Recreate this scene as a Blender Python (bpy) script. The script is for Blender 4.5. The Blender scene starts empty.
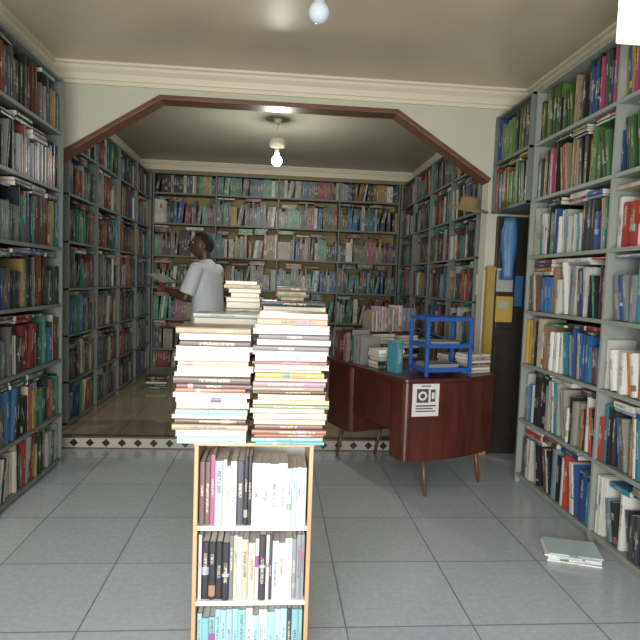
import bpy, bmesh, math, random
from mathutils import Vector, Matrix
random.seed(11)
R=random.random
def U(a,b): return random.uniform(a,b)
scene=bpy.context.scene
COL=scene.collection
try:
    scene.view_settings.view_transform='Standard'
except Exception: pass

# ---------------------------------------------------------------- materials
def newmat(name):
    m=bpy.data.materials.new(name); m.use_nodes=True
    nt=m.node_tree; b=nt.nodes['Principled BSDF']
    return m,nt,b
def simple(name,c,rough=.5,metal=0,noise=0.0,scale=8,emit=None,es=0,bump=0,spec=.5):
    m,nt,b=newmat(name)
    b.inputs['Base Color'].default_value=(*c,1)
    b.inputs['Roughness'].default_value=rough
    b.inputs['Metallic'].default_value=metal
    b.inputs['Specular IOR Level'].default_value=spec
    if noise>0 or bump>0:
        tc=nt.nodes.new('ShaderNodeTexCoord'); n=nt.nodes.new('ShaderNodeTexNoise')
        n.inputs['Scale'].default_value=scale; n.inputs['Detail'].default_value=6
        nt.links.new(tc.outputs['Object'],n.inputs['Vector'])
        if noise>0:
            r=nt.nodes.new('ShaderNodeMix'); r.data_type='RGBA'
            r.inputs[6].default_value=(*[max(0,x*(1-noise)) for x in c],1)
            r.inputs[7].default_value=(*[min(1,x*(1+noise)) for x in c],1)
            nt.links.new(n.outputs['Fac'],r.inputs[0]); nt.links.new(r.outputs[2],b.inputs['Base Color'])
        if bump>0:
            bp=nt.nodes.new('ShaderNodeBump'); bp.inputs['Strength'].default_value=bump; bp.inputs['Distance'].default_value=.01
            nt.links.new(n.outputs['Fac'],bp.inputs['Height']); nt.links.new(bp.outputs[0],b.inputs['Normal'])
    if emit:
        b.inputs['Emission Color'].default_value=(*emit,1); b.inputs['Emission Strength'].default_value=es
    return m
def tile_mat(name,c1,c2,mortar,size,off,rough,msize=.004):
    m,nt,b=newmat(name); N=nt.nodes.new; L=nt.links.new
    tc=N('ShaderNodeTexCoord'); mp=N('ShaderNodeMapping'); mp.inputs['Location'].default_value=(off[0],off[1],0)
    br=N('ShaderNodeTexBrick'); br.offset=0; br.squash=1
    br.inputs['Scale'].default_value=1; br.inputs['Brick Width'].default_value=size; br.inputs['Row Height'].default_value=size
    br.inputs['Mortar Size'].default_value=msize; br.inputs['Mortar Smooth'].default_value=.2
    br.inputs['Color1'].default_value=(*c1,1); br.inputs['Color2'].default_value=(*c2,1); br.inputs['Mortar'].default_value=(*mortar,1)
    L(tc.outputs['Object'],mp.inputs['Vector']); L(mp.outputs[0],br.inputs['Vector'])
    n=N('ShaderNodeTexNoise'); n.inputs['Scale'].default_value=38; n.inputs['Detail'].default_value=8
    L(tc.outputs['Object'],n.inputs['Vector'])
    cr=N('ShaderNodeValToRGB'); cr.color_ramp.elements[0].color=(.92,.93,.94,1); cr.color_ramp.elements[0].position=.35
    cr.color_ramp.elements[1].color=(1.05,1.05,1.05,1); cr.color_ramp.elements[1].position=.65
    L(n.outputs['Fac'],cr.inputs[0])
    mx=N('ShaderNodeMix'); mx.data_type='RGBA'; mx.blend_type='MULTIPLY'; mx.inputs[0].default_value=1
    L(br.outputs['Color'],mx.inputs[6]); L(cr.outputs[0],mx.inputs[7]); L(mx.outputs[2],b.inputs['Base Color'])
    ma=N('ShaderNodeMath'); ma.operation='MULTIPLY_ADD'; ma.inputs[1].default_value=.4; ma.inputs[2].default_value=rough
    L(br.outputs['Fac'],ma.inputs[0]); L(ma.outputs[0],b.inputs['Roughness'])
    bp=N('ShaderNodeBump'); bp.invert=True; bp.inputs['Strength'].default_value=.4; bp.inputs['Distance'].default_value=.003
    L(br.outputs['Fac'],bp.inputs['Height']); L(bp.outputs[0],b.inputs['Normal'])
    return m
def wood(name,c1,c2,scale=3,rough=.35,axis=(1,8,8)):
    m,nt,b=newmat(name); N=nt.nodes.new; L=nt.links.new
    tc=N('ShaderNodeTexCoord'); mp=N('ShaderNodeMapping'); mp.inputs['Scale'].default_value=axis
    n=N('ShaderNodeTexNoise'); n.inputs['Scale'].default_value=scale; n.inputs['Detail'].default_value=8; n.inputs['Distortion'].default_value=1.0
    cr=N('ShaderNodeValToRGB'); cr.color_ramp.elements[0].color=(*c1,1); cr.color_ramp.elements[1].color=(*c2,1)
    cr.color_ramp.elements[0].position=.3; cr.color_ramp.elements[1].position=.7
    L(tc.outputs['Object'],mp.inputs[0]); L(mp.outputs[0],n.inputs['Vector']); L(n.outputs['Fac'],cr.inputs[0]); L(cr.outputs[0],b.inputs['Base Color'])
    b.inputs['Roughness'].default_value=rough
    return m
def book_mat():
    m,nt,b=newmat('book_cover'); N=nt.nodes.new; L=nt.links.new
    col=N('ShaderNodeAttribute'); col.attribute_name='Col'
    rnd=N('ShaderNodeAttribute'); rnd.attribute_name='Rnd'
    uv=N('ShaderNodeUVMap'); uv.uv_map='UVMap'
    su=N('ShaderNodeSeparateXYZ'); L(uv.outputs[0],su.inputs[0])
    sr=N('ShaderNodeSeparateXYZ'); L(rnd.outputs['Vector'],sr.inputs[0])
    def M(op,a,b_=None,c=None):
        n=N('ShaderNodeMath'); n.operation=op
        for i,x in enumerate((a,b_,c)):
            if x is None: continue
            if isinstance(x,(int,float)): n.inputs[i].default_value=x
            else: L(x,n.inputs[i])
        return n.outputs[0]
    u,v=su.outputs[0],su.outputs[1]; r,g,bb=sr.outputs[0],sr.outputs[1],sr.outputs[2]
    cu=M('LESS_THAN',M('ABSOLUTE',M('SUBTRACT',u,.5)),.22)
    pc=M('MULTIPLY_ADD',g,.3,.42)
    cv=M('LESS_THAN',M('ABSOLUTE',M('SUBTRACT',v,pc)),M('MULTIPLY_ADD',r,.18,.08))
    ns=N('ShaderNodeTexNoise'); ns.inputs['Scale'].default_value=1; ns.inputs['Detail'].default_value=1
    cb=N('ShaderNodeCombineXYZ'); L(M('MULTIPLY',u,3),cb.inputs[0]); L(M('MULTIPLY',v,85),cb.inputs[1]); L(M('MULTIPLY',r,97),cb.inputs[2])
    L(cb.outputs[0],ns.inputs['Vector'])
    txt=M('MULTIPLY',M('MULTIPLY',cu,cv),M('GREATER_THAN',ns.outputs['Fac'],.48))
    band=M('MULTIPLY',M('LESS_THAN',M('ABSOLUTE',M('SUBTRACT',v,M('MULTIPLY_ADD',r,.6,.12))),M('MULTIPLY_ADD',g,.09,.01)),M('GREATER_THAN',bb,.6))
    inb=M('GREATER_THAN',v,0)
    band=M('MULTIPLY',band,inb)
    ac=N('ShaderNodeCombineColor'); ac.mode='HSV'; L(r,ac.inputs[0]); L(M('MULTIPLY',g,.7),ac.inputs[1]); L(M('MULTIPLY_ADD',bb,.5,-.1),ac.inputs[2])
    m1=N('ShaderNodeMix'); m1.data_type='RGBA'; L(band,m1.inputs[0]); L(col.outputs['Color'],m1.inputs[6]); L(ac.outputs[0],m1.inputs[7])
    bw=N('ShaderNodeRGBToBW'); L(col.outputs['Color'],bw.inputs[0])
    dark=M('LESS_THAN',bw.outputs[0],.22)
    tcx=N('ShaderNodeMix'); tcx.data_type='RGBA'; L(dark,tcx.inputs[0]); tcx.inputs[6].default_value=(.08,.06,.08,1); tcx.inputs[7].default_value=(.55,.50,.36,1)
    m2=N('ShaderNodeMix'); m2.data_type='RGBA'; L(M('MULTIPLY',txt,.75),m2.inputs[0]); L(m1.outputs[2],m2.inputs[6]); L(tcx.outputs[2],m2.inputs[7])
    L(m2.outputs[2],b.inputs['Base Color']); b.inputs['Roughness'].default_value=.35
    return m
def page_mat():
    m,nt,b=newmat('book_pages'); N=nt.nodes.new; L=nt.links.new
    col=N('ShaderNodeAttribute'); col.attribute_name='Col'
    tc=N('ShaderNodeTexCoord'); n=N('ShaderNodeTexNoise'); n.inputs['Scale'].default_value=220; n.inputs['Detail'].default_value=2
    L(tc.outputs['Object'],n.inputs['Vector'])
    mx=N('ShaderNodeMix'); mx.data_type='RGBA'; mx.blend_type='MULTIPLY'; mx.inputs[0].default_value=.3
    L(col.outputs['Color'],mx.inputs[6]); L(n.outputs['Fac'],mx.inputs[7]); L(mx.outputs[2],b.inputs['Base Color'])
    b.inputs['Roughness'].default_value=.9
    return m
MB=book_mat(); MP=page_mat()
M_floor=tile_mat('glazed_floor_tiles',(.45,.49,.54),(.50,.54,.59),(.19,.22,.25),.55,(.21,.5),.17)
M_floor2=tile_mat('brown_floor_tiles',(.34,.28,.20),(.37,.31,.22),(.14,.12,.08),.4,(0.1,.1),.14)
M_wall=simple('green_grey_paint',(.52,.52,.42),.6,noise=.08,scale=3)
M_wall2=simple('ochre_paint',(.30,.22,.09),.7,noise=.15,scale=4)
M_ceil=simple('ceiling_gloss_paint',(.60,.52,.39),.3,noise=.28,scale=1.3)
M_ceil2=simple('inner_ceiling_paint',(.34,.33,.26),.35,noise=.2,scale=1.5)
M_corn=simple('cream_plaster',(.70,.64,.50),.5)
M_trim=wood('varnished_trim',(.10,.045,.022),(.18,.085,.045),6,.4)
M_shelf=simple('grey_painted_shelf',(.14,.16,.145),.5,noise=.12,scale=6)
M_shelfL=simple('pale_shelf',(.27,.29,.265),.5,noise=.1,scale=6)
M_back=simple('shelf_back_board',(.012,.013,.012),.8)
M_white=simple('white_paint',(.8,.8,.78),.5)
M_mahog=wood('mahogany',(.050,.012,.009),(.095,.022,.015),2.2,.30,(6,6,1))
M_pine=wood('pine',(.34,.20,.10),(.46,.29,.15),3,.4,(8,8,1))
M_blue=simple('blue_enamel',(.02,.09,.34),.4)
M_black=simple('black_vinyl',(.012,.012,.014),.45)
M_paper=simple('paper',(.82,.82,.80),.8)
M_skin=simple('dark_skin',(.075,.036,.022),.45,noise=.1,scale=20)
M_hair=simple('black_hair',(.008,.007,.006),.8,bump=.6,scale=120)
M_shirt=simple('white_shirt',(.50,.52,.56),.85,noise=.1,scale=14,bump=.25)
M_trous=simple('dark_trousers',(.03,.032,.04),.8)
M_eye=simple('eye_white',(.7,.68,.62),.3)
M_lip=simple('lip',(.12,.04,.035),.5)

# ---------------------------------------------------------------- mesh helpers
def mk(name,bm,mat=None,parent=None,smooth=False,bevel=0,segs=2):
    me=bpy.data.meshes.new(name); bm.normal_update(); bm.to_mesh(me); bm.free()
    ob=bpy.data.objects.new(name,me); COL.objects.link(ob)
    if mat is not None:
        for m_ in (mat if isinstance(mat,(list,tuple)) else [mat]): me.materials.append(m_)
    if smooth:
        for p in me.polygons: p.use_smooth=True
    if bevel>0:
        md=ob.modifiers.new('bev','BEVEL'); md.width=bevel; md.segments=segs; md.limit_method='ANGLE'
    if parent: ob.parent=parent
    return ob
def empty(name,loc=(0,0,0),rz=0):
    e=bpy.data.objects.new(name,None); COL.objects.link(e); e.location=loc; e.rotation_euler=(0,0,rz); e.empty_display_size=.1
    return e
def box(bm,x0,x1,y0,y1,z0,z1,mi=0,M=None):
    vs=[bm.verts.new(((M@Vector(c)) if M else Vector(c))) for c in ((x0,y0,z0),(x1,y0,z0),(x1,y1,z0),(x0,y1,z0),(x0,y0,z1),(x1,y0,z1),(x1,y1,z1),(x0,y1,z1))]
    for f in ((0,3,2,1),(4,5,6,7),(0,1,5,4),(1,2,6,5),(2,3,7,6),(3,0,4,7)):
        fc=bm.faces.new([vs[i] for i in f]); fc.material_index=mi
def prism(bm,pts,z0,z1,mi=0):
    a=[bm.verts.new((p[0],p[1],z0)) for p in pts]; b=[bm.verts.new((p[0],p[1],z1)) for p in pts]
    n=len(pts)
    f=bm.faces.new(a[::-1]); f.material_index=mi
    f=bm.faces.new(b); f.material_index=mi
    for i in range(n):
        f=bm.faces.new((a[i],a[(i+1)%n],b[(i+1)%n],b[i])); f.material_index=mi
def cyl(bm,p0,p1,r0,r1,n=14,mi=0):
    p0=Vector(p0);p1=Vector(p1);d=(p1-p0).normalized()
    a=d.orthogonal().normalized(); b=d.cross(a)
    A=[bm.verts.new(p0+(a*math.cos(t)+b*math.sin(t))*r0) for t in [2*math.pi*i/n for i in range(n)]]
    B=[bm.verts.new(p1+(a*math.cos(t)+b*math.sin(t))*r1) for t in [2*math.pi*i/n for i in range(n)]]
    bm.faces.new(A[::-1]).material_index=mi; bm.faces.new(B).material_index=mi
    for i in range(n): bm.faces.new((A[i],A[(i+1)%n],B[(i+1)%n],B[i])).material_index=mi
def lathe(bm,prof,c=(0,0,0),n=24,mi=0):
    rings=[]
    for r,z in prof:
        rings.append([bm.verts.new((c[0]+max(r,1e-4)*math.cos(2*math.pi*i/n),c[1]+max(r,1e-4)*math.sin(2*math.pi*i/n),c[2]+z)) for i in range(n)])
    for k in range(len(rings)-1):
        for i in range(n): bm.faces.new((rings[k][i],rings[k][(i+1)%n],rings[k+1][(i+1)%n],rings[k+1][i])).material_index=mi

# ---------------------------------------------------------------- books
class Books:
    def __init__(s): s.v=[];s.f=[];s.uv=[];s.c=[];s.r=[];s.m=[]
    def quad(s,idx,col,rnd,mi,uv=None):
        s.f.append(idx); s.m.append(mi)
        n=len(idx)
        s.uv+= uv if uv else [(-1,-1)]*n
        s.c+=[col]*n; s.r+=[rnd]*n
    def bx(s,o,a,u,d,a0,a1,u0,u1,d0,d1,col,rnd,mi,spine=False):
        b=len(s.v)
        for (x,y,z) in ((a0,u0,d0),(a1,u0,d0),(a1,u0,d1),(a0,u0,d1),(a0,u1,d0),(a1,u1,d0),(a1,u1,d1),(a0,u1,d1)):
            s.v.append(o+a*x+u*y+d*z)
        Q=((0,3,2,1),(4,5,6,7),(0,1,5,4),(1,2,6,5),(2,3,7,6),(3,0,4,7))
        for k,q in enumerate(Q):
            uv=[(0,0),(1,0),(1,1),(0,1)] if (k==2 and spine) else None
            s.quad([b+i for i in q],col,rnd,mi,uv)
    def book(s,o,a,u,d,t,h,w,col,page,detail=True,soft=.0015):
        rnd=(R(),R(),R(),1)
        if not detail:
            s.bx(o,a,u,d,0,t,0,h,0,w,col,rnd,0,True)
            s.m[-5]=1
            for i in range(4): s.c[-5*4+i]=page
            return
        c=soft
        b=len(s.v); bu=min(.004,t*.15)
        prof=[(0,0),(.2*t,-bu*.8),(.5*t,-bu*1.15),(.8*t,-bu*.8),(t,0),(t,c+.001),(0,c+.001)]
        for hh in (0,h):
            for (x,z) in prof: s.v.append(o+a*x+u*hh+d*z)
        n=7
        us=[0,.2,.5,.8,1]
        for i in range(n):
            j=(i+1)%n
            uv=[(us[i],0),(us[j],0),(us[j],1),(us[i],1)] if i<4 else None
            s.quad([b+i,b+j,b+n+j,b+n+i],col,rnd,0,uv)
        s.quad([b+i for i in range(n)][::-1],col,rnd,0); s.quad([b+n+i for i in range(n)],col,rnd,0)
        s.bx(o,a,u,d,0,c,0,h,c,w,col,rnd,0)
        s.bx(o,a,u,d,t-c,t,0,h,c,w,col,rnd,0)
        s.bx(o,a,u,d,c,t-c,.002,h-.002 if soft<.002 else h-.004,c,w-.0015,page,rnd,1)
    def make(s,name,parent=None):
        me=bpy.data.meshes.new(name); me.from_pydata([tuple(x) for x in s.v],[],s.f)
        me.materials.append(MB); me.materials.append(MP)
        me.polygons.foreach_set('material_index',s.m)
        uvl=me.uv_layers.new(name='UVMap')
        uvl.data.foreach_set('uv',[x for p in s.uv for x in p])
        ca=me.attributes.new('Col','FLOAT_COLOR','CORNER'); ca.data.foreach_set('color',[x for p in s.c for x in p])
        ra=me.attributes.new('Rnd','FLOAT_COLOR','CORNER'); ra.data.foreach_set('color',[x for p in s.r for x in p])
        me.update()
        ob=bpy.data.objects.new(name,me); COL.objects.link(ob)
        if parent: ob.parent=parent
        return ob
PAL_OLD=[(.36,.36,.32),(.40,.38,.32),(.22,.24,.22),(.11,.14,.13),(.03,.11,.07),(.02,.05,.14),(.04,.10,.20),(.20,.02,.02),(.14,.04,.02),
         (.06,.03,.025),(.02,.02,.02),(.025,.03,.04),(.07,.07,.07),(.24,.17,.06),(.02,.14,.09),(.20,.06,.04),(.05,.15,.14),(.03,.035,.03),(.30,.30,.32),(.12,.115,.10),(.02,.03,.025),(.04,.025,.02),(.015,.03,.02),(.10,.02,.02),(.02,.02,.02)]
PAL_BACK=[(.42,.42,.36),(.32,.29,.22),(.06,.20,.11),(.03,.15,.10),(.03,.08,.22),(.04,.11,.22),(.22,.03,.04),(.18,.08,.03),(.08,.04,.03),(.03,.03,.03),(.02,.02,.02),
          (.28,.19,.06),(.08,.22,.20),(.07,.07,.10),(.5,.48,.42),(.11,.11,.09),(.24,.07,.11),(.04,.045,.035),(.03,.05,.03)]
PAL_NEW=[(.60,.60,.55),(.52,.52,.54),(.54,.48,.37),(.04,.14,.34),(.03,.07,.20),(.40,.05,.03),(.50,.16,.03),(.44,.30,.05),(.03,.19,.11),
         (.02,.02,.025),(.05,.05,.06),(.24,.26,.27),(.04,.20,.27),(.24,.03,.05),(.34,.34,.29),(.12,.07,.045),(.68,.68,.64),(.28,.17,.11),(.18,.26,.30),(.03,.03,.03),(.65,.64,.60),(.60,.60,.56)]
PAL_TOP=[(.03,.07,.04),(.06,.10,.02),(.36,.24,.03),(.30,.03,.04),(.02,.06,.18),(.18,.08,.02),(.30,.05,.12),(.015,.015,.015),(.09,.19,.05),(.28,.22,.14),(.03,.03,.02),(.05,.12,.05)]
PAL_STK=[(.80,.78,.70),(.82,.80,.76),(.74,.68,.52),(.42,.12,.07),(.55,.36,.09),(.20,.42,.38),(.14,.09,.08),(.40,.20,.22),(.33,.25,.16),(.70,.72,.74),(.62,.46,.34),(.72,.58,.58),(.50,.32,.14),(.10,.07,.06),(.28,.34,.20)]
PAL_STKD=[(.45,.28,.08),(.50,.34,.09),(.10,.07,.06),(.14,.09,.08),(.33,.12,.10),(.33,.25,.16),(.5,.42,.3),(.16,.20,.12),(.62,.58,.48),(.30,.20,.26),(.22,.08,.05)]
PAL_STKW=[(.88,.87,.82),(.80,.78,.74),(.72,.70,.66),(.70,.60,.44),(.35,.10,.06),(.60,.62,.66),(.12,.10,.10),(.45,.32,.20)]
def pick(pal,k=None):
    c=random.choice(pal); f=U(.7,1.2)
    return (min(1,c[0]*f),min(1,c[1]*f),min(1,c[2]*f),1)
def pagec(br=1.0):
    f=U(.8,1)*br
    return (min(1,.78*f),min(1,.73*f),min(1,.62*f),1)
def fill_row(B,o,a,d,length,hmax,pal,detail=True,lean=.08,hr=(.17,.27),thick=(.012,.042),gap=.03,ontop=.25,recess=.015,dep=.17):
    Z=Vector((0,0,1)); x=.002; series=0; sc=None;sh=None;stt=None
    topheights=[]
    while x<length-.012:
        if series<=0:
            series=random.choice([1,1,1,1,2,4]) ; sc=pick(pal); sh=min(U(*hr),hmax-.012); stt=U(*thick)
        series-=1
        t=stt*U(.9,1.1); h=sh*U(.98,1.0)
        if x+t>length-.002:
            t=length-.003-x; series=0
            if t<.007: break
        if R()<gap: 
            x+=U(.006,.03); continue
        w=dep*U(.85,1.05); rc=recess*U(.1,1.8)
        if R()<lean and x+t+h*.25<length:
            ang=U(.06,.22)
            n=random.choice([1,2,3])
            for k in range(n):
                tt=t
                if x+(tt/math.cos(ang))+h*math.sin(ang)>length-.006: break
                aa=a*math.cos(ang)-Z*math.sin(ang); uu=Z*math.cos(ang)+a*math.sin(ang)
                oo=o+a*x+Z*(tt*math.sin(ang))+d*rc
                B.book(oo,aa,uu,d,tt,h,w,sc if k==0 else pick(pal),pagec(),detail)
                x+=tt/math.cos(ang)
                t=U(*thick)
            x+=h*math.sin(ang)+.001
            topheights.append((x-.05,h,.05)); continue
        B.book(o+a*x+d*rc,a,Z,d,t,h,w,sc,pagec(),detail)
        topheights.append((x,h,t))
        x+=t+.0006
    xs=0.01
    while xs<length-.2:
        if R()<ontop:
            L=U(.17,.25)
            L=min(L,length-xs-.01)
            seg=[q for q in topheights if q[0]+q[2]>xs-.015 and q[0]<xs+L+.012]
            hs=[q[1] for q in seg]
            if hs:
                z=max(hs)+.001; lim=random.choice([1,2,3,4,6])
                for k in range(lim):
                    t=U(.012,.034)
                    if z+t>hmax-.004: break
                    B.book(o+a*(xs+U(-.006,.006))+Z*z+d*recess*U(.2,1.5),Z,a,d,t,L*U(.9,1),.14,pick(pal),pagec(),detail)
                    z+=t+.0004
            xs+=L+.02
        else: xs+=U(.03,.12)
def shelf_unit(name,o,a,d,length,levels,nb,depth,mat,pal,detail=True,bk='shelved_books',th=.018,back=True,pal_top=None,top_from=99,skip=None,**kw):
    o=Vector(o);a=Vector(a).normalized();d=Vector(d).normalized();Z=Vector((0,0,1))
    bm=bmesh.new()
    M=Matrix((( a.x,d.x,0,o.x),(a.y,d.y,0,o.y),(0,0,1,o.z),(0,0,0,1)))
    bay=length/nb
    for k,z in enumerate(levels):
        box(bm,0,length,.004,depth,z-th,z,0,M)
        if k<len(levels)-1:
            box(bm,0,length,0,.012,z-th-.003,z+.002,0,M)
    z0=0
    for i in range(nb+1):
        x=i*bay; xa=x-th/2 if 0<i<nb else (0 if i==0 else length-th)
        box(bm,xa,xa+th,-.002,depth,z0,levels[-1]+.002,0,M)
    if levels[0]-th>.01: box(bm,.01,length-.01,.03,.045,0,levels[0]-th,0,M)
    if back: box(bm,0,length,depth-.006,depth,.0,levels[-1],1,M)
    bmesh.ops.recalc_face_normals(bm,faces=bm.faces)
    sh=mk(name,bm,[mat,M_back])
    B=Books()
    for k in range(len(levels)-1):
        for i in range(nb):
            if skip and (k,i) in skip: continue
            p=pal_top if (pal_top and k>=top_from) else pal
            x0=i*bay+ (th if i==0 else th/2)+.001; x1=(i+1)*bay-(th if i==nb-1 else th/2)-.001
            fill_row(B,o+a*x0+Z*(levels[k]+.003)+d*.012,a,d,x1-x0,levels[k+1]-levels[k]-th-.006,p,detail,**kw)
    B.make(bk)
    return sh

# ---------------------------------------------------------------- room shell
def wallbox(name,x0,x1,y0,y1,z0,z1,mat):
    bm=bmesh.new(); box(bm,x0,x1,y0,y1,z0,z1); bmesh.ops.recalc_face_normals(bm,faces=bm.faces); return mk(name,bm,mat)
CH=3.10
XL,XR=-1.86,2.15
YA=4.72
YF=-.8
wallbox('floor',XL-.1,XR+.1,YF-.1,YA,-.1,0,M_floor)
wallbox('floor_inner',-2.13,2.16,YA,8.45,-.1,.1,M_floor2)
wallbox('ceiling',XL-.1,XR+.1,YF-.1,YA+.07,CH,CH+.1,M_ceil)
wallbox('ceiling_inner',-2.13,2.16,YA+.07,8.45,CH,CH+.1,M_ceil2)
wallbox('wall_left',XL-.1,XL,YF-.1,YA,0,CH,M_wall)
wallbox('wall_right',XR,XR+.1,YF-.1,YA,0,CH,M_wall)
wallbox('wall_inner_left',-2.13,-2.03,YA+.14,8.45,0,CH,M_wall)
wallbox('wall_inner_right',2.06,2.16,YA+.14,8.45,0,CH,M_wall)
wallbox('wall_back',-2.03,2.06,8.35,8.45,0,CH,M_wall2)
DX0,DX1,DZ=-1.35,.75,2.35
bm=bmesh.new()
box(bm,XL,DX0,YF-.1,YF,0,CH); box(bm,DX1,XR,YF-.1,YF,0,CH); box(bm,DX0,DX1,YF-.1,YF,DZ,CH)
mk('wall_front',bm,M_wall)
TZ=2.875
P=[(-2.13,0),(-1.78,0),(-1.78,2.36),(-.96,TZ),(.97,TZ),(1.79,2.35),(1.79,0),(2.2,0),(2.2,CH),(-2.13,CH)]
bm=bmesh.new()
a_=[bm.verts.new((x,YA,z)) for x,z in P]; b_=[bm.verts.new((x,YA+.14,z)) for x,z in P]
bm.faces.new(a_); bm.faces.new(b_[::-1])
for i in range(len(P)): bm.faces.new((a_[i],b_[i],b_[(i+1)%len(P)],a_[(i+1)%len(P)]))
bmesh.ops.recalc_face_normals(bm,faces=bm.faces)
mk('wall_arch',bm,M_wall)
def offset_path(pts,w):
    out=[]
    for i,p in enumerate(pts):
        p=Vector(p)
        def nrm(q,r):
            e=(Vector(r)-Vector(q)).normalized(); return Vector((-e.y,e.x))
        if i==0: n=nrm(pts[0],pts[1]); out.append(p+n*w)
        elif i==len(pts)-1: n=nrm(pts[-2],pts[-1]); out.append(p+n*w)
        else:
            n1=nrm(pts[i-1],pts[i]); n2=nrm(pts[i],pts[i+1]); b=(n1+n2).normalized(); out.append(p+b*(w/b.dot(n1)))
    return out
bm=bmesh.new()
path=P[2:6]
inn=offset_path(path,-.008); out=offset_path(path,.030)
loop=[]
for i in range(len(path)):
    q=[bm.verts.new((inn[i].x,YA-.02,inn[i].y)),bm.verts.new((out[i].x,YA-.02,out[i].y)),bm.verts.new((out[i].x,YA,out[i].y)),bm.verts.new((inn[i].x,YA+.15,inn[i].y))]
    loop.append(q)
for i in range(len(path)-1):
    for k in range(4): bm.faces.new((loop[i][k],loop[i+1][k],loop[i+1][(k+1)%4],loop[i][(k+1)%4]))
bm.faces.new(loop[0][::-1]); bm.faces.new(loop[-1])
bmesh.ops.recalc_face_normals(bm,faces=bm.faces)
mk('trim_1',bm,M_trim,bevel=.004)
def cornice(name,p0,p1,inward,zc=CH,s=1.0):
    prof=[(0,0),(.12,0),(.12,-.018),(.10,-.026),(.088,-.045),(.055,-.072),(.04,-.10),(.035,-.112),(.02,-.118),(.02,-.145),(0,-.145)]
    bm=bmesh.new(); p0=Vector(p0);p1=Vector(p1);inw=Vector(inward)
    A=[bm.verts.new((p0+inw*x*s).to_tuple()[:2]+(zc+z*s,)) for x,z in prof]
    B=[bm.verts.new((p1+inw*x*s).to_tuple()[:2]+(zc+z*s,)) for x,z in prof]
    n=len(prof)
    for i in range(n): bm.faces.new((A[i],A[(i+1)%n],B[(i+1)%n],B[i]))
    bm.faces.new(A); bm.faces.new(B[::-1])
    bmesh.ops.recalc_face_normals(bm,faces=bm.faces)
    mk(name,bm,M_corn)
cornice('trim_2',(XL,YA,0),(XR,YA,0),(0,-1,0))
cornice('trim_3',(XL,YF,0),(XL,YA,0),(1,0,0))
cornice('trim_4',(XR,YF,0),(XR,YA,0),(-1,0,0))
cornice('trim_5',(-2.03,8.35,0),(2.06,8.35,0),(0,-1,0),s=.8)
cornice('trim_6',(-2.03,YA+.14,0),(-2.03,8.35,0),(1,0,0),s=.8)
cornice('trim_7',(2.06,YA+.14,0),(2.06,8.35,0),(-1,0,0),s=.8)
def strip_mat():
    m,nt,b=newmat('diamond_border_tile'); N=nt.nodes.new; L=nt.links.new
    tc=N('ShaderNodeTexCoord'); s=N('ShaderNodeSeparateXYZ'); L(tc.outputs['Object'],s.inputs[0])
    def M(op,a,b_=None):
        n=N('ShaderNodeMath'); n.operation=op
        for i,x in enumerate((a,b_)):
            if x is None: continue
            if isinstance(x,(int,float)): n.inputs[i].default_value=x
            else: L(x,n.inputs[i])
        return n.outputs[0]
    fx=M('ABSOLUTE',M('SUBTRACT',M('FRACT',M('DIVIDE',s.outputs[0],.13)),.5))
    fz=M('ABSOLUTE',M('DIVIDE',M('SUBTRACT',s.outputs[2],.05),.13))
    d=M('LESS_THAN',M('ADD',fx,fz),.27)
    edge=M('GREATER_THAN',fz,.30)
    mx=N('ShaderNodeMix'); mx.data_type='RGBA'; L(d,mx.inputs[0]); mx.inputs[6].default_value=(.42,.40,.33,1); mx.inputs[7].default_value=(.02,.02,.02,1)
    m2=N('ShaderNodeMix'); m2.data_type='RGBA'; L(edge,m2.inputs[0]); L(mx.outputs[2],m2.inputs[6]); m2.inputs[7].default_value=(.13,.08,.05,1)
    L(m2.outputs[2],b.inputs['Base Color']); b.inputs['Roughness'].default_value=.3
    return m
bm=bmesh.new(); box(bm,-1.77,1.78,YA-.012,YA,.0,.1); box(bm,-1.77,1.78,YA-.012,YA+.05,.1,.104)
mk('trim_8',bm,strip_mat())

# ---------------------------------------------------------------- shelving
lvl=[.06,.40,.81,1.22,1.63,2.05,2.46,2.84]
shelf_unit('bookshelf',(-1.57,3.30,0),(0,1,0),(-1,0,0),1.0,lvl,1,.27,M_shelf,PAL_OLD,True,lean=.06,gap=.01,ontop=.9,hr=(.22,.34))
lvR=[.07,.49,.90,1.29,1.69,2.10,2.50,2.88]
shelf_unit('bookshelf',(1.85,2.02,0),(0,1,0),(1,0,0),2.0,lvR,2,.28,M_shelfL,PAL_NEW,True,lean=.20,gap=.03,ontop=.8,hr=(.22,.35),pal_top=PAL_TOP,top_from=5,thick=(.014,.046))
shelf_unit('wall_shelf',(1.82,4.03,2.08),(0,1,0),(1,0,0),.67,[.02,.42,.80],1,.31,M_shelf,PAL_TOP,True,lean=.06,gap=.0,ontop=.8,hr=(.26,.36),thick=(.02,.05))
li=[.06,.42,.82,1.22,1.62,2.02,2.42,2.76]
shelf_unit('bookshelf',(-1.74,4.90,.1),(0,1,0),(-1,0,0),3.12,li,4,.27,M_shelf,PAL_OLD,False,th=.014,lean=.06,gap=.01,ontop=.9,hr=(.22,.34))
shelf_unit('bookshelf',(1.77,4.90,.1),(0,1,0),(1,0,0),3.12,li,4,.27,M_shelf,PAL_OLD,False,th=.014,lean=.06,gap=.01,ontop=.9,hr=(.22,.34))
lb=[.06,.33,.76,1.20,1.65,2.10,2.52,2.80]
shelf_unit('bookshelf',(-1.73,8.06,.1),(1,0,0),(0,1,0),3.49,lb,4,.27,M_shelf,PAL_BACK,False,back=False,th=.018,lean=.08,gap=.02,ontop=.75,hr=(.22,.36),thick=(.015,.045))

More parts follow.
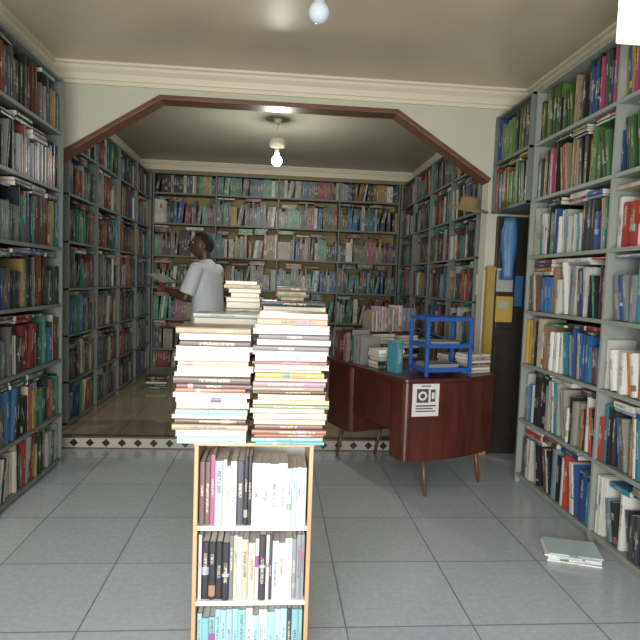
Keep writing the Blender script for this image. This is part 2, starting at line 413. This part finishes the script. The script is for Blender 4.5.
# ---------------------------------------------------------------- centre bookcase with stacks
X0,X1,Y0,Y1,ZT=-.248,.145,1.83,2.33,.90
bc=empty('book_display_stand')
bm=bmesh.new()
box(bm,X0,X0+.014,Y0,Y1,0,ZT); box(bm,X1-.014,X1,Y0,Y1,0,ZT); box(bm,X0-.002,X1+.002,Y0-.004,Y1+.004,ZT-.0,ZT+.012)
mk('side_panels',bm,M_pine,bc,bevel=.002)
bm=bmesh.new()
for z in (.10,.365,.625): box(bm,X0+.014,X1-.014,Y0+.004,Y1-.004,z-.014,z)
box(bm,X0+.014,X1-.014,Y0+.02,Y0+.03,0,.084)
box(bm,X0+.014,X1-.014,(Y0+Y1)/2-.005,(Y0+Y1)/2+.005,.09,ZT)
mk('shelf_boards',bm,M_white,bc)
B=Books()
PST=[(.72,.72,.68),(.66,.60,.66),(.60,.56,.50),(.06,.06,.07),(.02,.02,.025),(.35,.10,.20),(.52,.47,.38),(.20,.22,.24),(.75,.75,.72),(.40,.46,.48),(.03,.03,.04),(.10,.06,.06),(.05,.04,.05),(.70,.70,.68)]
PSB=[(.70,.72,.70),(.25,.50,.52),(.35,.55,.58),(.04,.04,.05),(.65,.66,.64),(.08,.08,.09),(.5,.56,.58)]
for z,hm,pl in ((.10,.245,PSB),(.365,.24,PST),(.625,.27,PST)):
    fill_row(B,Vector((X0+.016,Y0+.012,z)),Vector((1,0,0)),Vector((0,1,0)),X1-X0-.032,hm,pl,True,lean=.0,gap=.0,ontop=0,hr=(.20,.245),thick=(.010,.028),recess=.006,dep=.15)
B.make('books_in_stand',bc)
def stack(B,cx,y0,z0,ztop,w,dep,pal,dy=Vector((0,1,0)),dx=Vector((1,0,0)),tr=(.010,.026),wj=.03,pageprob=.45,base=None):
    z=z0; Z=Vector((0,0,1)); base=base or Vector((0,0,0))
    while z<ztop:
        t=U(*tr); ww=w-U(0,wj); j=U(-.007,.007); ang=U(-.035,.035)
        rx=(dx*math.cos(ang)+dy*math.sin(ang)); ry=(dy*math.cos(ang)-dx*math.sin(ang))
        dd=dep*U(.88,1)
        pl=pal(z) if callable(pal) else pal
        if R()<pageprob:
            o=base+dx*(cx+j-ww/2)+dy*(y0+U(0,.006)+dd)+Z*z
            B.book(o,Z,rx,-ry,t,ww,dd,pick(pl),pagec(1.0),True,soft=.0016)
        else:
            o=base+dx*(cx+j-ww/2)+dy*(y0+U(0,.006))+Z*z
            B.book(o,Z,rx,ry,t,ww,dd,pick(pl),pagec(1.0),True,soft=.0016)
        z+=t+.0008
    return z
B=Books()
zs=ZT+.013
TEAL=[(.12,.36,.36),(.3,.5,.48)]
stack(B,-.192,Y0-.02,zs,1.275,.25,.165,lambda z: TEAL if z<.945 else PAL_STK,wj=.03,tr=(.009,.023))
stack(B,.060,Y0-.03,zs,1.345,.25,.17,lambda z: TEAL if z<.93 else (PAL_STKD if z<1.18 else PAL_STKW),wj=.03,tr=(.009,.021),pageprob=.35)
B.make('book_stack')
B=Books()
stack(B,-.165,Y0+.19,zs,1.32,.24,.17,PAL_OLD,tr=(.012,.028)); 
stack(B,.075,Y0+.19,zs,1.36,.235,.17,PAL_OLD,tr=(.012,.028))
B.make('book_stack')
B=Books()
PB=[(.25,.19,.12),(.20,.14,.09),(.32,.27,.18),(.14,.09,.06)]
stack(B,-.125,Y0+.375,zs,1.435,.14,.12,PB,pageprob=.5); stack(B,.07,Y0+.375,zs,1.42,.12,.12,PB,pageprob=.5)
B.make('book_stack')

# ---------------------------------------------------------------- desk
DO=Vector((.90,3.68,0)); DA=math.radians(23)
desk=empty('office_desk',DO,DA)
def superoutline(x0,x1,y0,y1,bulge_front=.0,bulge_left=0,r=.06,n=16):
    pts=[]
    for i in range(n+1):
        t=i/n; pts.append((x0+r+(x1-x0-2*r)*t, y0-bulge_front*math.sin(math.pi*t)))
    for i in range(1,6): a=-math.pi/2+math.pi/2*i/6; pts.append((x1-r+r*math.cos(a),y0+r+r*math.sin(a)))
    pts.append((x1,y0+r)); pts.append((x1,y1-r))
    for i in range(1,6): a=math.pi/2*i/6; pts.append((x1-r+r*math.cos(a),y1-r+r*math.sin(a)))
    pts.append((x1-r,y1)); pts.append((x0+r,y1))
    for i in range(1,6): a=math.pi/2+math.pi/2*i/6; pts.append((x0+r+r*math.cos(a),y1-r+r*math.sin(a)))
    for i in range(n+1):
        t=i/n; pts.append((x0-bulge_left*math.sin(math.pi*t), y1-r-(y1-y0-2*r)*t))
    for i in range(1,6): a=math.pi+math.pi/2*i/6; pts.append((x0+r+r*math.cos(a),y0+r+r*math.sin(a)))
    return pts
LX,LY=.84,1.12
BU=.06
bm=bmesh.new(); prism(bm,superoutline(-.012,LX+.012,-.012,LY+.012,BU,0.0,.05),.788,.815); mk('desk_top',bm,M_mahog,desk,bevel=.006)
bm=bmesh.new(); prism(bm,superoutline(0,LX,0,.20,BU,0,.05),.24,.788)
mk('front_pedestal',bm,M_mahog,desk,bevel=.006)
bm=bmesh.new(); prism(bm,superoutline(0,LX,.72,LY,0,0,.05),.26,.788)
mk('rear_pedestal',bm,M_mahog,desk,bevel=.006)
bm=bmesh.new(); prism(bm,[(.03,.18),(.06,.18),(.06,.74),(.03,.74)],.42,.788); mk('modesty_panel',bm,M_mahog,desk,bevel=.003)
bm=bmesh.new()
for (x,y,sx,sy) in ((.185,.02,-.2,-.7),(LX-.14,.06,.2,-.4),(.10,.98,-.7,-.3),(LX-.15,LY-.06,.4,.5),(.40,.86,-.3,.3)):
    cyl(bm,(x,y,.28),(x+sx*.1,y+sy*.1,0.0),.022,.010)
mk('splayed_legs',bm,M_trim,desk,smooth=True)
bm=bmesh.new()
def fy(x): return -BU*math.sin(math.pi*max(0,min(1,(x-.05)/(LX-.10))))-.002
def curved(x0,x1,z0,z1,off,mi):
    n=8; prev=None
    for i in range(n+1):
        x=x0+(x1-x0)*i/n
        c=[bm.verts.new((x,fy(x)-off,z0)),bm.verts.new((x,fy(x)-off,z1))]
        if prev: bm.faces.new((prev[0],c[0],c[1],prev[1])).material_index=mi
        prev=c
nx,nz=.055,.555
curved(nx,nx+.195,nz,nz+.225,0,0)
def disc_on(cx,cz,r,off,mi,n=14):
    for i in range(n):
        a0,a1=2*math.pi*i/n,2*math.pi*(i+1)/n
        pts=[(cx,cz),(cx+r*math.cos(a0),cz+r*math.sin(a0)),(cx+r*math.cos(a1),cz+r*math.sin(a1))]
        f=bm.faces.new([bm.verts.new((x,fy(x)-off,z)) for x,z in pts]); f.material_index=mi
for (u0,u1,v0,v1) in ((.03,.115,.095,.19),(.13,.165,.10,.185),(.025,.17,.068,.078),(.025,.15,.05,.058),(.025,.17,.032,.040),(.06,.13,.206,.214)):
    curved(nx+u0,nx+u1,nz+v0,nz+v1,.0015,1)
disc_on(nx+.072,nz+.142,.032,.0025,0); disc_on(nx+.072,nz+.142,.018,.0035,1)
curved(nx+.138,nx+.157,nz+.12,nz+.165,.003,0)
mk('taped_notice',bm,[simple('notice_paper',(.62,.60,.58),.8),simple('notice_print',(.07,.05,.05),.7)],desk)

DM=Matrix.Translation(DO)@Matrix.Rotation(DA,4,'Z')
def D(x,y,z): return DM@Vector((x,y,z))
e1=(DM.to_3x3()@Vector((1,0,0))); e2=(DM.to_3x3()@Vector((0,1,0))); Z=Vector((0,0,1))
rack=empty('blue_desk_rack',D(.185,.03,.8155),DA-.15)
bm=bmesh.new()
W,Dp,H=.37,.26,.42
for x in (0,W-.022):
    for y in (0,Dp-.022): box(bm,x,x+.022,y,y+.022,0,H)
for z in (.03,.20,H-.03):
    for y in (.002,Dp-.018): box(bm,.0,W,y,y+.014,z,z+.028)
    for x in (.002,W-.018): box(bm,x,x+.014,0,Dp,z,z+.028)
    if z<.3: box(bm,.01,W-.01,.01,Dp-.01,z+.004,z+.012)
for y in (.08,.13,.18): box(bm,.01,W-.01,y,y+.02,H-.02,H-.008)
bmesh.ops.recalc_face_normals(bm,faces=bm.faces)
mk('rack_frame',bm,M_blue,rack,bevel=.002)
bm=bmesh.new()
for i in range(5): box(bm,.03+.004*i,.27+.004*i,.03,.22,.044+i*.008,.050+i*.008,0)
for i in range(3): box(bm,.06-.004*i,.28,.03,.22,.214+i*.01,.222+i*.01,0)
mk('loose_papers',bm,simple('grey_papers',(.25,.28,.32),.7),rack)
B=Books()
def stackD(x,y,ztop,w,dep,pal,**k):
    stack(B,x,y,.8155,ztop,w,dep,pal,dy=e2,dx=e1,base=DO,**k)
stackD(.70,.05,.95,.22,.16,[(.30,.07,.06),(.45,.40,.36),(.13,.07,.06),(.5,.48,.45),(.22,.05,.07)],tr=(.012,.03))
stackD(.70,.28,.91,.2,.15,PAL_OLD)
B.make('book_stack')
B=Books()
stackD(.17,.43,.93,.23,.16,PAL_STK+PAL_OLD,tr=(.014,.03)); B.make('book_stack')
B=Books()
fill_row(B,D(.02,1.09,.8155),-e2,e1,.46,.4,[(.25,.06,.07),(.2,.2,.2),(.07,.03,.03),(.35,.3,.27),(.05,.1,.1),(.35,.12,.16)],True,lean=.0,gap=0,ontop=0,hr=(.20,.27),thick=(.015,.04),dep=.17)
B.make('row_of_books')
B=Books()
stackD(.36,.80,1.02,.24,.17,PAL_OLD,tr=(.015,.035)); stackD(.61,.80,1.0,.22,.17,PAL_OLD,tr=(.015,.035))
fill_row(B,D(.24,.81,1.057),e1,e2,.45,.3,[(.30,.10,.12),(.4,.33,.33),(.1,.07,.07),(.35,.28,.2),(.2,.2,.24)],True,lean=0,gap=0,ontop=0,hr=(.16,.22),thick=(.02,.05),dep=.16)
B.make('book_stack')
B=Books()
B.book(D(.07,.22,.8155),e1*math.cos(.1)+e2*math.sin(.1),Z,e2*math.cos(.1)-e1*math.sin(.1),.06,.23,.10,(.06,.24,.30,1),pagec())
B.make('turquoise_box_file')

# ---------------------------------------------------------------- floor magazines
B=Books()
for i in range(5):
    an=.35+U(-.12,.12)
    ax=Vector((math.cos(an),-math.sin(an),0)); ay=Vector((math.sin(an),math.cos(an),0))
    B.book(Vector((1.485,2.80,.001+i*.0095))+ax*U(-.01,.02),Z,ax,ay,.009,.27,.20,(.75,.76,.74,1) if i<4 else (.50,.62,.64,1),pagec(1.2),True)
B.make('magazine_pile')
B=Books()
stack(B,-1.38,6.75,.101,.24,.26,.18,PAL_OLD,tr=(.02,.04)); B.make('book_stack')

# ---------------------------------------------------------------- bulbs
def bulb(name,loc,r,em,ceil,shade=False):
    e=empty(name,loc)
    bm=bmesh.new()
    prof=[(0.001,-r)]+[(r*math.sin(t),-r*math.cos(t)) for t in [math.pi*i/14 for i in range(1,12)]]+[(r*.45,r*1.15),(r*.38,r*1.5)]
    lathe(bm,prof); mk('glass_bulb',bm,em,e,smooth=True)
    bm=bmesh.new(); lathe(bm,[(.001,r*1.4),(r*.42,r*1.4),(r*.45,r*2.3),(r*.3,r*2.6),(.004,r*2.9)]); cyl(bm,(0,0,r*2.8),(0,0,ceil-loc[2]-.03),.004,.004,8)
    lathe(bm,[(.001,ceil-loc[2]-.05),(.03,ceil-loc[2]-.045),(.05,ceil-loc[2]-.002),(.001,ceil-loc[2]-.001)])
    if shade: lathe(bm,[(r*.5,r*2.2),(r*1.3,r*2.5),(r*1.6,r*3.3),(r*1.2,r*4.0),(.01,r*4.2)])
    mk('holder_and_cord',bm,M_corn,e,smooth=True)
    return e
Mb_on=simple('lit_bulb',(1,1,1),.3,emit=(.93,1,.97),es=14)
Mb_off=simple('frosted_bulb_glow',(.55,.62,.70),.15,emit=(.6,.7,.9),es=.08)  # unlit bulb; faint bluish glow put into the glass
bulb('ceiling_bulb',(-.02,5.9,2.68),.055,Mb_on,CH,True)
bulb('ceiling_bulb',(.17,2.75,2.725),.050,Mb_off,CH)
bm=bmesh.new(); box(bm,1.57,1.83,2.55,2.62,2.62,2.98); fx=mk('fluorescent_light_box',bm,simple('lit_diffuser',(1,1,1),.4,emit=(1,1,1),es=1.0),bevel=.01)
bm=bmesh.new(); cyl(bm,(1.62,2.585,2.975),(1.62,2.585,CH),.006,.006,8); cyl(bm,(1.78,2.585,2.975),(1.78,2.585,CH),.006,.006,8); mk('hanger_rods',bm,M_white,fx)

# ---------------------------------------------------------------- things at the right jamb
M_dark=simple('doorway_dark_brown',(.022,.018,.015),.45,noise=.3,scale=12)  # near-black colour stands for the darkness of the doorway
bm=bmesh.new(); box(bm,XR-.03,XR-.001,4.08,4.62,0,2.02,0)  # panel painted dark in place of the shaded opening
for z0,z1 in ((.15,.9),(1.0,1.9)): box(bm,XR-.04,XR-.03,4.18,4.54,z0,z1,0)
mk('doorway_dark_1',bm,M_dark,bevel=.004)
bm=bmesh.new(); box(bm,1.875,2.145,4.675,4.715,0.005,2.06,0)
for z0,z1 in ((.15,.95),(1.1,1.95)): box(bm,1.90,2.10,4.668,4.675,z0,z1,0)
mk('doorway_dark_2',bm,M_dark,bevel=.004)  # added panel, darkens the pale right end of the arch wall
bm=bmesh.new(); box(bm,1.80,1.865,4.65,4.715,0,1.60); box(bm,1.795,1.87,4.645,4.717,1.60,1.63); mk('yellow_post',bm,simple('yellow_paint',(.38,.26,.06),.5,noise=.15))
bm=bmesh.new()
def poster(x0,x1,z0,z1,mi,y=4.664):
    box(bm,x0,x1,y,y+.003,z0,z1,mi)
poster(1.885,2.03,1.42,1.62,0); poster(1.90,2.01,1.52,1.60,1,4.662); poster(1.89,2.04,1.16,1.38,2); poster(1.91,2.0,1.28,1.34,0,4.662); poster(2.05,2.12,1.3,1.56,1)
bmesh.ops.recalc_face_normals(bm,faces=bm.faces)
mk('posters',bm,[simple('poster_paper',(.36,.37,.36),.6),simple('poster_blue',(.04,.14,.34),.6),simple('poster_yellow',(.45,.32,.07),.6)])
bm=bmesh.new()
n=18
rows=[]
for j in range(13):
    z=2.04-j*.043; wv=.05+.022*math.sin(math.pi*min(1,j/9))
    rows.append([bm.verts.new((1.955+wv*math.cos(2*math.pi*i/n)*(1+.12*math.sin(3*i+j)),4.60+.035*math.sin(2*math.pi*i/n)*(1+.2*math.cos(5*i)),z)) for i in range(n)])
for j in range(12):
    for i in range(n): bm.faces.new((rows[j][i],rows[j][(i+1)%n],rows[j+1][(i+1)%n],rows[j+1][i]))
bm.faces.new(rows[0]); bm.faces.new(rows[-1][::-1])
bmesh.ops.recalc_face_normals(bm,faces=bm.faces)
cyl(bm,(1.955,4.60,2.03),(1.955,4.672,2.045),.006,.006,8)
mk('hanging_blue_bag',bm,simple('blue_plastic',(.05,.16,.32),.45,noise=.3,scale=15),smooth=True)
bm=bmesh.new(); lathe(bm,[(.001,.09),(.05,.088),(.075,.07),(.085,.0),(.17,-.015),(.172,-.022),(.08,-.012),(.07,.06),(.001,.08)])
hat=mk('straw_hat',bm,simple('straw',(.24,.18,.08),.8,noise=.3,scale=60),smooth=True); hat.location=(1.60,4.64,2.12); hat.rotation_euler=(.25,.1,0)
bm=bmesh.new()
for (x,z,w,h) in ((1.80,1.60,.12,.17),(1.79,1.38,.13,.18),(1.82,1.83,.10,.14)): box(bm,x,x+w,4.893,4.895,z,z+h)
mk('pinned_notices',bm,simple('old_paper',(.45,.46,.44),.8))

# ---------------------------------------------------------------- man
man=empty('man',(-.65,5.3,.1),math.radians(-22))
def loft(bm,pts,rad,ref=(0,1,0),n=16,power=2.0):
    ref=Vector(ref); rings=[]
    P_=[Vector(p) for p in pts]
    for i,p in enumerate(P_):
        if i==0: t=P_[1]-p
        elif i==len(P_)-1: t=p-P_[i-1]
        else: t=P_[i+1]-P_[i-1]
        t.normalize(); a=(ref-t*ref.dot(t)).normalized(); b=t.cross(a)
        r=rad[i] if isinstance(rad[i],tuple) else (rad[i],rad[i])
        ring=[]
        for k in range(n):
            c,s=math.cos(2*math.pi*k/n),math.sin(2*math.pi*k/n)
            ring.append(bm.verts.new(p+a*(r[0]*c)+b*(r[1]*s)))
        rings.append(ring)
    for j in range(len(rings)-1):
        for k in range(n): bm.faces.new((rings[j][k],rings[j][(k+1)%n],rings[j+1][(k+1)%n],rings[j+1][k]))
    bm.faces.new(rings[0][::-1]); bm.faces.new(rings[-1])
def blob(bm,c,r,n=12):
    m=Matrix.Translation(c)@Matrix.Diagonal((*(r if isinstance(r,tuple) else (r,r,r)),1))
    bmesh.ops.create_uvsphere(bm,u_segments=n,v_segments=n//2+2,radius=1,matrix=m)
def remesh(ob,vox,sm=6):
    m=ob.modifiers.new('rm','REMESH'); m.mode='VOXEL'; m.voxel_size=vox; m.use_smooth_shade=True
    s=ob.modifiers.new('sm','SMOOTH'); s.iterations=sm; s.factor=.5
shN=Vector((.015,-.195,1.425)); elN=Vector((-.06,-.245,1.165))
shF=Vector((.015,.195,1.425)); elF=Vector((-.07,.235,1.165)); wrF=Vector((-.31,.13,1.27))
wrN=Vector((-.31,-.17,1.235))
bm=bmesh.new()
loft(bm,[(0.02,0,1.0),(0.02,0,1.2),(.015,0,1.38),(.01,0,1.46)],[(.14,.09),(.14,.09),(.16,.095),(.07,.06)])
loft(bm,[(.015,0,1.42),(.0,0,1.50),(-.015,0,1.60)],[.062,.056,.056])
for s,e,w in ((shN,elN,wrN),(shF,elF,wrF)):
    loft(bm,[s,s.lerp(e,.5),e],[.048,.045,.038]); blob(bm,e,.039)
    loft(bm,[e,e.lerp(w,.3),e.lerp(w,.7),w],[.038,.041,.032,.025])
body=mk('body',bm,M_skin,man); remesh(body,.010,4)
bm=bmesh.new()
loft(bm,[(.03,0,.88),(.03,0,.95),(.035,0,1.08),(.03,0,1.2),(.02,0,1.32),(.02,0,1.40),(.015,0,1.455),(.008,0,1.495)],
     [(.19,.14),(.187,.138),(.18,.136),(.182,.13),(.19,.125),(.19,.112),(.125,.088),(.07,.068)],n=28)
for s,e in ((shN,elN),(shF,elF)):
    q=s.lerp(e,.86); c0=Vector((.02,s.y*.55,1.43))
    loft(bm,[c0,s,s.lerp(e,.45),q],[(.06,.07),(.068,.068),(.068,.072),(.068,.076)])
    blob(bm,s,(.066,.066,.064))
loft(bm,[(.0,0,1.475),(-.008,0,1.515)],[(.07,.068),(.066,.066)])
shirt=mk('short_sleeved_shirt',bm,M_shirt,man); remesh(shirt,.010,3)
bm=bmesh.new()
loft(bm,[(.02,0,.76),(.02,0,.86),(.02,0,.98)],[(.165,.115),(.165,.115),(.155,.108)],n=24)
for s in (-1,1):
    loft(bm,[(.02,s*.085,.86),(.005,s*.095,.70),(-.01,s*.10,.48),(.01,s*.105,.28),(.02,s*.105,.06)],[.095,.088,.068,.066,.058])
tr=mk('trousers',bm,M_trous,man); remesh(tr,.012,4)
bm=bmesh.new()
for s in (-1,1):
    loft(bm,[(.06,s*.105,.04),(.0,s*.108,.045),(-.08,s*.115,.038),(-.17,s*.12,.025)],[(.036,.036),(.042,.042),(.045,.034),(.032,.02)],ref=(0,1,0))
shoe=mk('shoes',bm,M_black,man,smooth=True)
H0=Vector((-.035,0,1.65))
HR=Matrix.Translation(H0)@Matrix.Rotation(math.radians(26),4,'Z')@Matrix.Rotation(math.radians(12),4,'Y')
def headpt(nx,ny,nz,k=1.0):
    x,y,z=nx*.100,ny*.078,nz*.122
    if nz<0:
        y*=1-.30*nz*nz; x*=1-.12*nz*nz
        if nx>0: x*=1-.35*abs(nz)
    def g(cx,cy,cz,s): return math.exp(-((nx-cx)**2+(ny-cy)**2+(nz-cz)**2)/(s*s))
    x-= .026*g(-.97,0,-.22,.17)+.012*g(-.98,0,.0,.13)
    x-= .010*(g(-.93,.3,.22,.2)+g(-.93,-.3,.22,.2))
    x+= .010*(g(-.9,.36,.04,.17)+g(-.9,-.36,.04,.17))
    x-= .016*g(-.86,0,-.50,.17)
    x-= .014*g(-.62,0,-.85,.25)
    x-= .012*g(-.8,0,-.6,.5)
    return Vector((x,y,z))*k
bm=bmesh.new()
bmesh.ops.create_uvsphere(bm,u_segments=48,v_segments=32,radius=1)
for v in bm.verts:
    n_=v.co.normalized(); v.co=HR@headpt(*n_)
for s in (-1,1):
    m=HR@Matrix.Translation((.012,s*.079,-.005))@Matrix.Rotation(.35*s,4,'Z')@Matrix.Diagonal((.019,.008,.032,1))
    bmesh.ops.create_uvsphere(bm,u_segments=14,v_segments=10,radius=1,matrix=m)
mk('head',bm,M_skin,man,smooth=True)
bm=bmesh.new()
bmesh.ops.create_uvsphere(bm,u_segments=48,v_segments=32,radius=1)
for v in list(bm.verts):
    n_=v.co.normalized()
    line=.50 if n_.x<-.35 else (.50-(n_.x+.35)*1.25 if n_.x<.25 else -.25-(n_.x-.25)*.35)
    if n_.z<line: bm.verts.remove(v)
    else: v.co=HR@headpt(*n_,1.055)
hr=mk('hair',bm,M_hair,man,smooth=True); sd=hr.modifiers.new('s','SOLIDIFY'); sd.thickness=.008
bm=bmesh.new()
for s in (-1,1):
    bmesh.ops.create_uvsphere(bm,u_segments=12,v_segments=8,radius=.0125,matrix=HR@Matrix.Translation((-.081,s*.030,.006)))
mk('eyes',bm,M_eye,man,smooth=True)
bm=bmesh.new()
for s in (-1,1):
    bmesh.ops.create_uvsphere(bm,u_segments=10,v_segments=6,radius=.0062,matrix=HR@Matrix.Translation((-.089,s*.031,.008)))
mk('irises',bm,M_hair,man,smooth=True)
bm=bmesh.new()
for dz,rz in ((-.052,.006),(-.062,.007)):
    bmesh.ops.create_uvsphere(bm,u_segments=14,v_segments=8,radius=1,matrix=HR@Matrix.Translation((-.105,0,dz))@Matrix.Diagonal((.009,.022,rz,1)))
mk('lips',bm,M_lip,man,smooth=True)
for s,w,nm in ((-1,wrN,'near_hand'),(1,wrF,'far_hand')):
    bm=bmesh.new()
    pd=Vector((-.90,-s*.12,.36)).normalized()
    pc=w+pd*.085
    loft(bm,[w-pd*.01,w+pd*.03,w+pd*.06,pc],[(.024,.020),(.034,.016),(.041,.015),(.040,.013)],ref=(0,1,0))
    for k,(off,L) in enumerate(((-.030,.066),(-.010,.078),(.010,.074),(.029,.058))):
        b0=w+pd*.075+Vector((0,s*off,0)); 
        d1=(pd+Vector((0,-s*.15,-.05))).normalized(); d2=(pd+Vector((0,-s*.35,.28))).normalized(); d3=(pd+Vector((0,-s*.5,.75))).normalized()
        p1=b0+d1*L*.45; p2=p1+d2*L*.32; p3=p2+d3*L*.25
        loft(bm,[b0,p1,p2,p3],[.0088,.0082,.0075,.006],n=10); blob(bm,p3,.0062,8)
    t0=w+pd*.03+Vector((0,-s*.028,.004)); t1=t0+Vector((-.02,-s*.022,.024)); t2=t1+Vector((-.028,-s*.008,.022)); t3=t2+Vector((-.022,0,.012))
    loft(bm,[t0,t1,t2,t3],[.013,.0105,.0095,.007],n=10); blob(bm,t3,.0072,8)
    hnd=mk(nm,bm,M_skin,man); remesh(hnd,.0035,3)
bm=bmesh.new()
vd=Vector((-.90,0,.36)).normalized(); nn=Vector((.36,0,.90)).normalized()
o=Vector((-.345,-.02,1.287))
for s in (-1,1):
    prev=None; segs=8
    for i in range(segs+1):
        t=i/segs; y=s*.14*t; lift=.014*math.sin(math.pi*min(1,t*1.3))*(1-t*.5)
        p=o+Vector((0,y,0))
        cur=[bm.verts.new(p+nn*(.004)),bm.verts.new(p+nn*(.010+lift)),bm.verts.new(p+vd*.19+nn*(.010+lift)),bm.verts.new(p+vd*.19+nn*.004)]
        if prev:
            for k in range(4): bm.faces.new((prev[k],cur[k],cur[(k+1)%4],prev[(k+1)%4])).material_index=0
        prev=cur
    bm.faces.new(prev)
MBk=Matrix(((0,vd.x,nn.x,o.x),(1,0,0,o.y),(0,vd.z,nn.z,o.z),(0,0,0,1)))
box(bm,-.145,.145,-.004,.194,0,.004,1,MBk)
bmesh.ops.recalc_face_normals(bm,faces=bm.faces)
mk('open_book',bm,[simple('aged_page',(.20,.19,.17),.8),simple('dark_cover',(.03,.035,.05),.5)],man)

# ---------------------------------------------------------------- lights
def area(name,loc,rot,sx,sy,P_,c,spread=180):
    l=bpy.data.lights.new(name,'AREA'); l.shape='RECTANGLE'; l.size=sx; l.size_y=sy; l.energy=P_; l.color=c; l.spread=math.radians(spread)
    o=bpy.data.objects.new(name,l); COL.objects.link(o); o.location=loc; o.rotation_euler=rot; return o
area('doorway_daylight',((DX0+DX1)/2,YF-.02,DZ/2),(math.radians(87),0,math.radians(-6)),DX1-DX0-.05,DZ-.05,110,(1.0,.985,.95),130)
l=bpy.data.lights.new('bulb_light','POINT'); l.energy=38; l.color=(1,.98,.88); l.shadow_soft_size=.05
o=bpy.data.objects.new('bulb_light',l); COL.objects.link(o); o.location=(-.02,5.9,2.58)
w=bpy.data.worlds.new('w'); scene.world=w; w.use_nodes=True
w.node_tree.nodes['Background'].inputs[0].default_value=(.75,.85,1,1); w.node_tree.nodes['Background'].inputs[1].default_value=1.0

# ---------------------------------------------------------------- camera
yaw,p,a=math.radians(4.7),math.radians(3.9),math.radians(2.0)
F=Vector((math.sin(yaw)*math.cos(p),math.cos(yaw)*math.cos(p),-math.sin(p)))
R0=Vector((math.cos(yaw),-math.sin(yaw),0)); U0=R0.cross(F)
Rv=R0*math.cos(a)+U0*math.sin(a); Uv=U0*math.cos(a)-R0*math.sin(a)
cam=bpy.data.cameras.new('camera'); cam.sensor_width=36; cam.lens=31.5; cam.clip_start=.05
co=bpy.data.objects.new('camera',cam); COL.objects.link(co)
mw=Matrix((Rv,Uv,-F)).transposed().to_4x4(); mw.translation=(0,0,1.45); co.matrix_world=mw
scene.camera=co
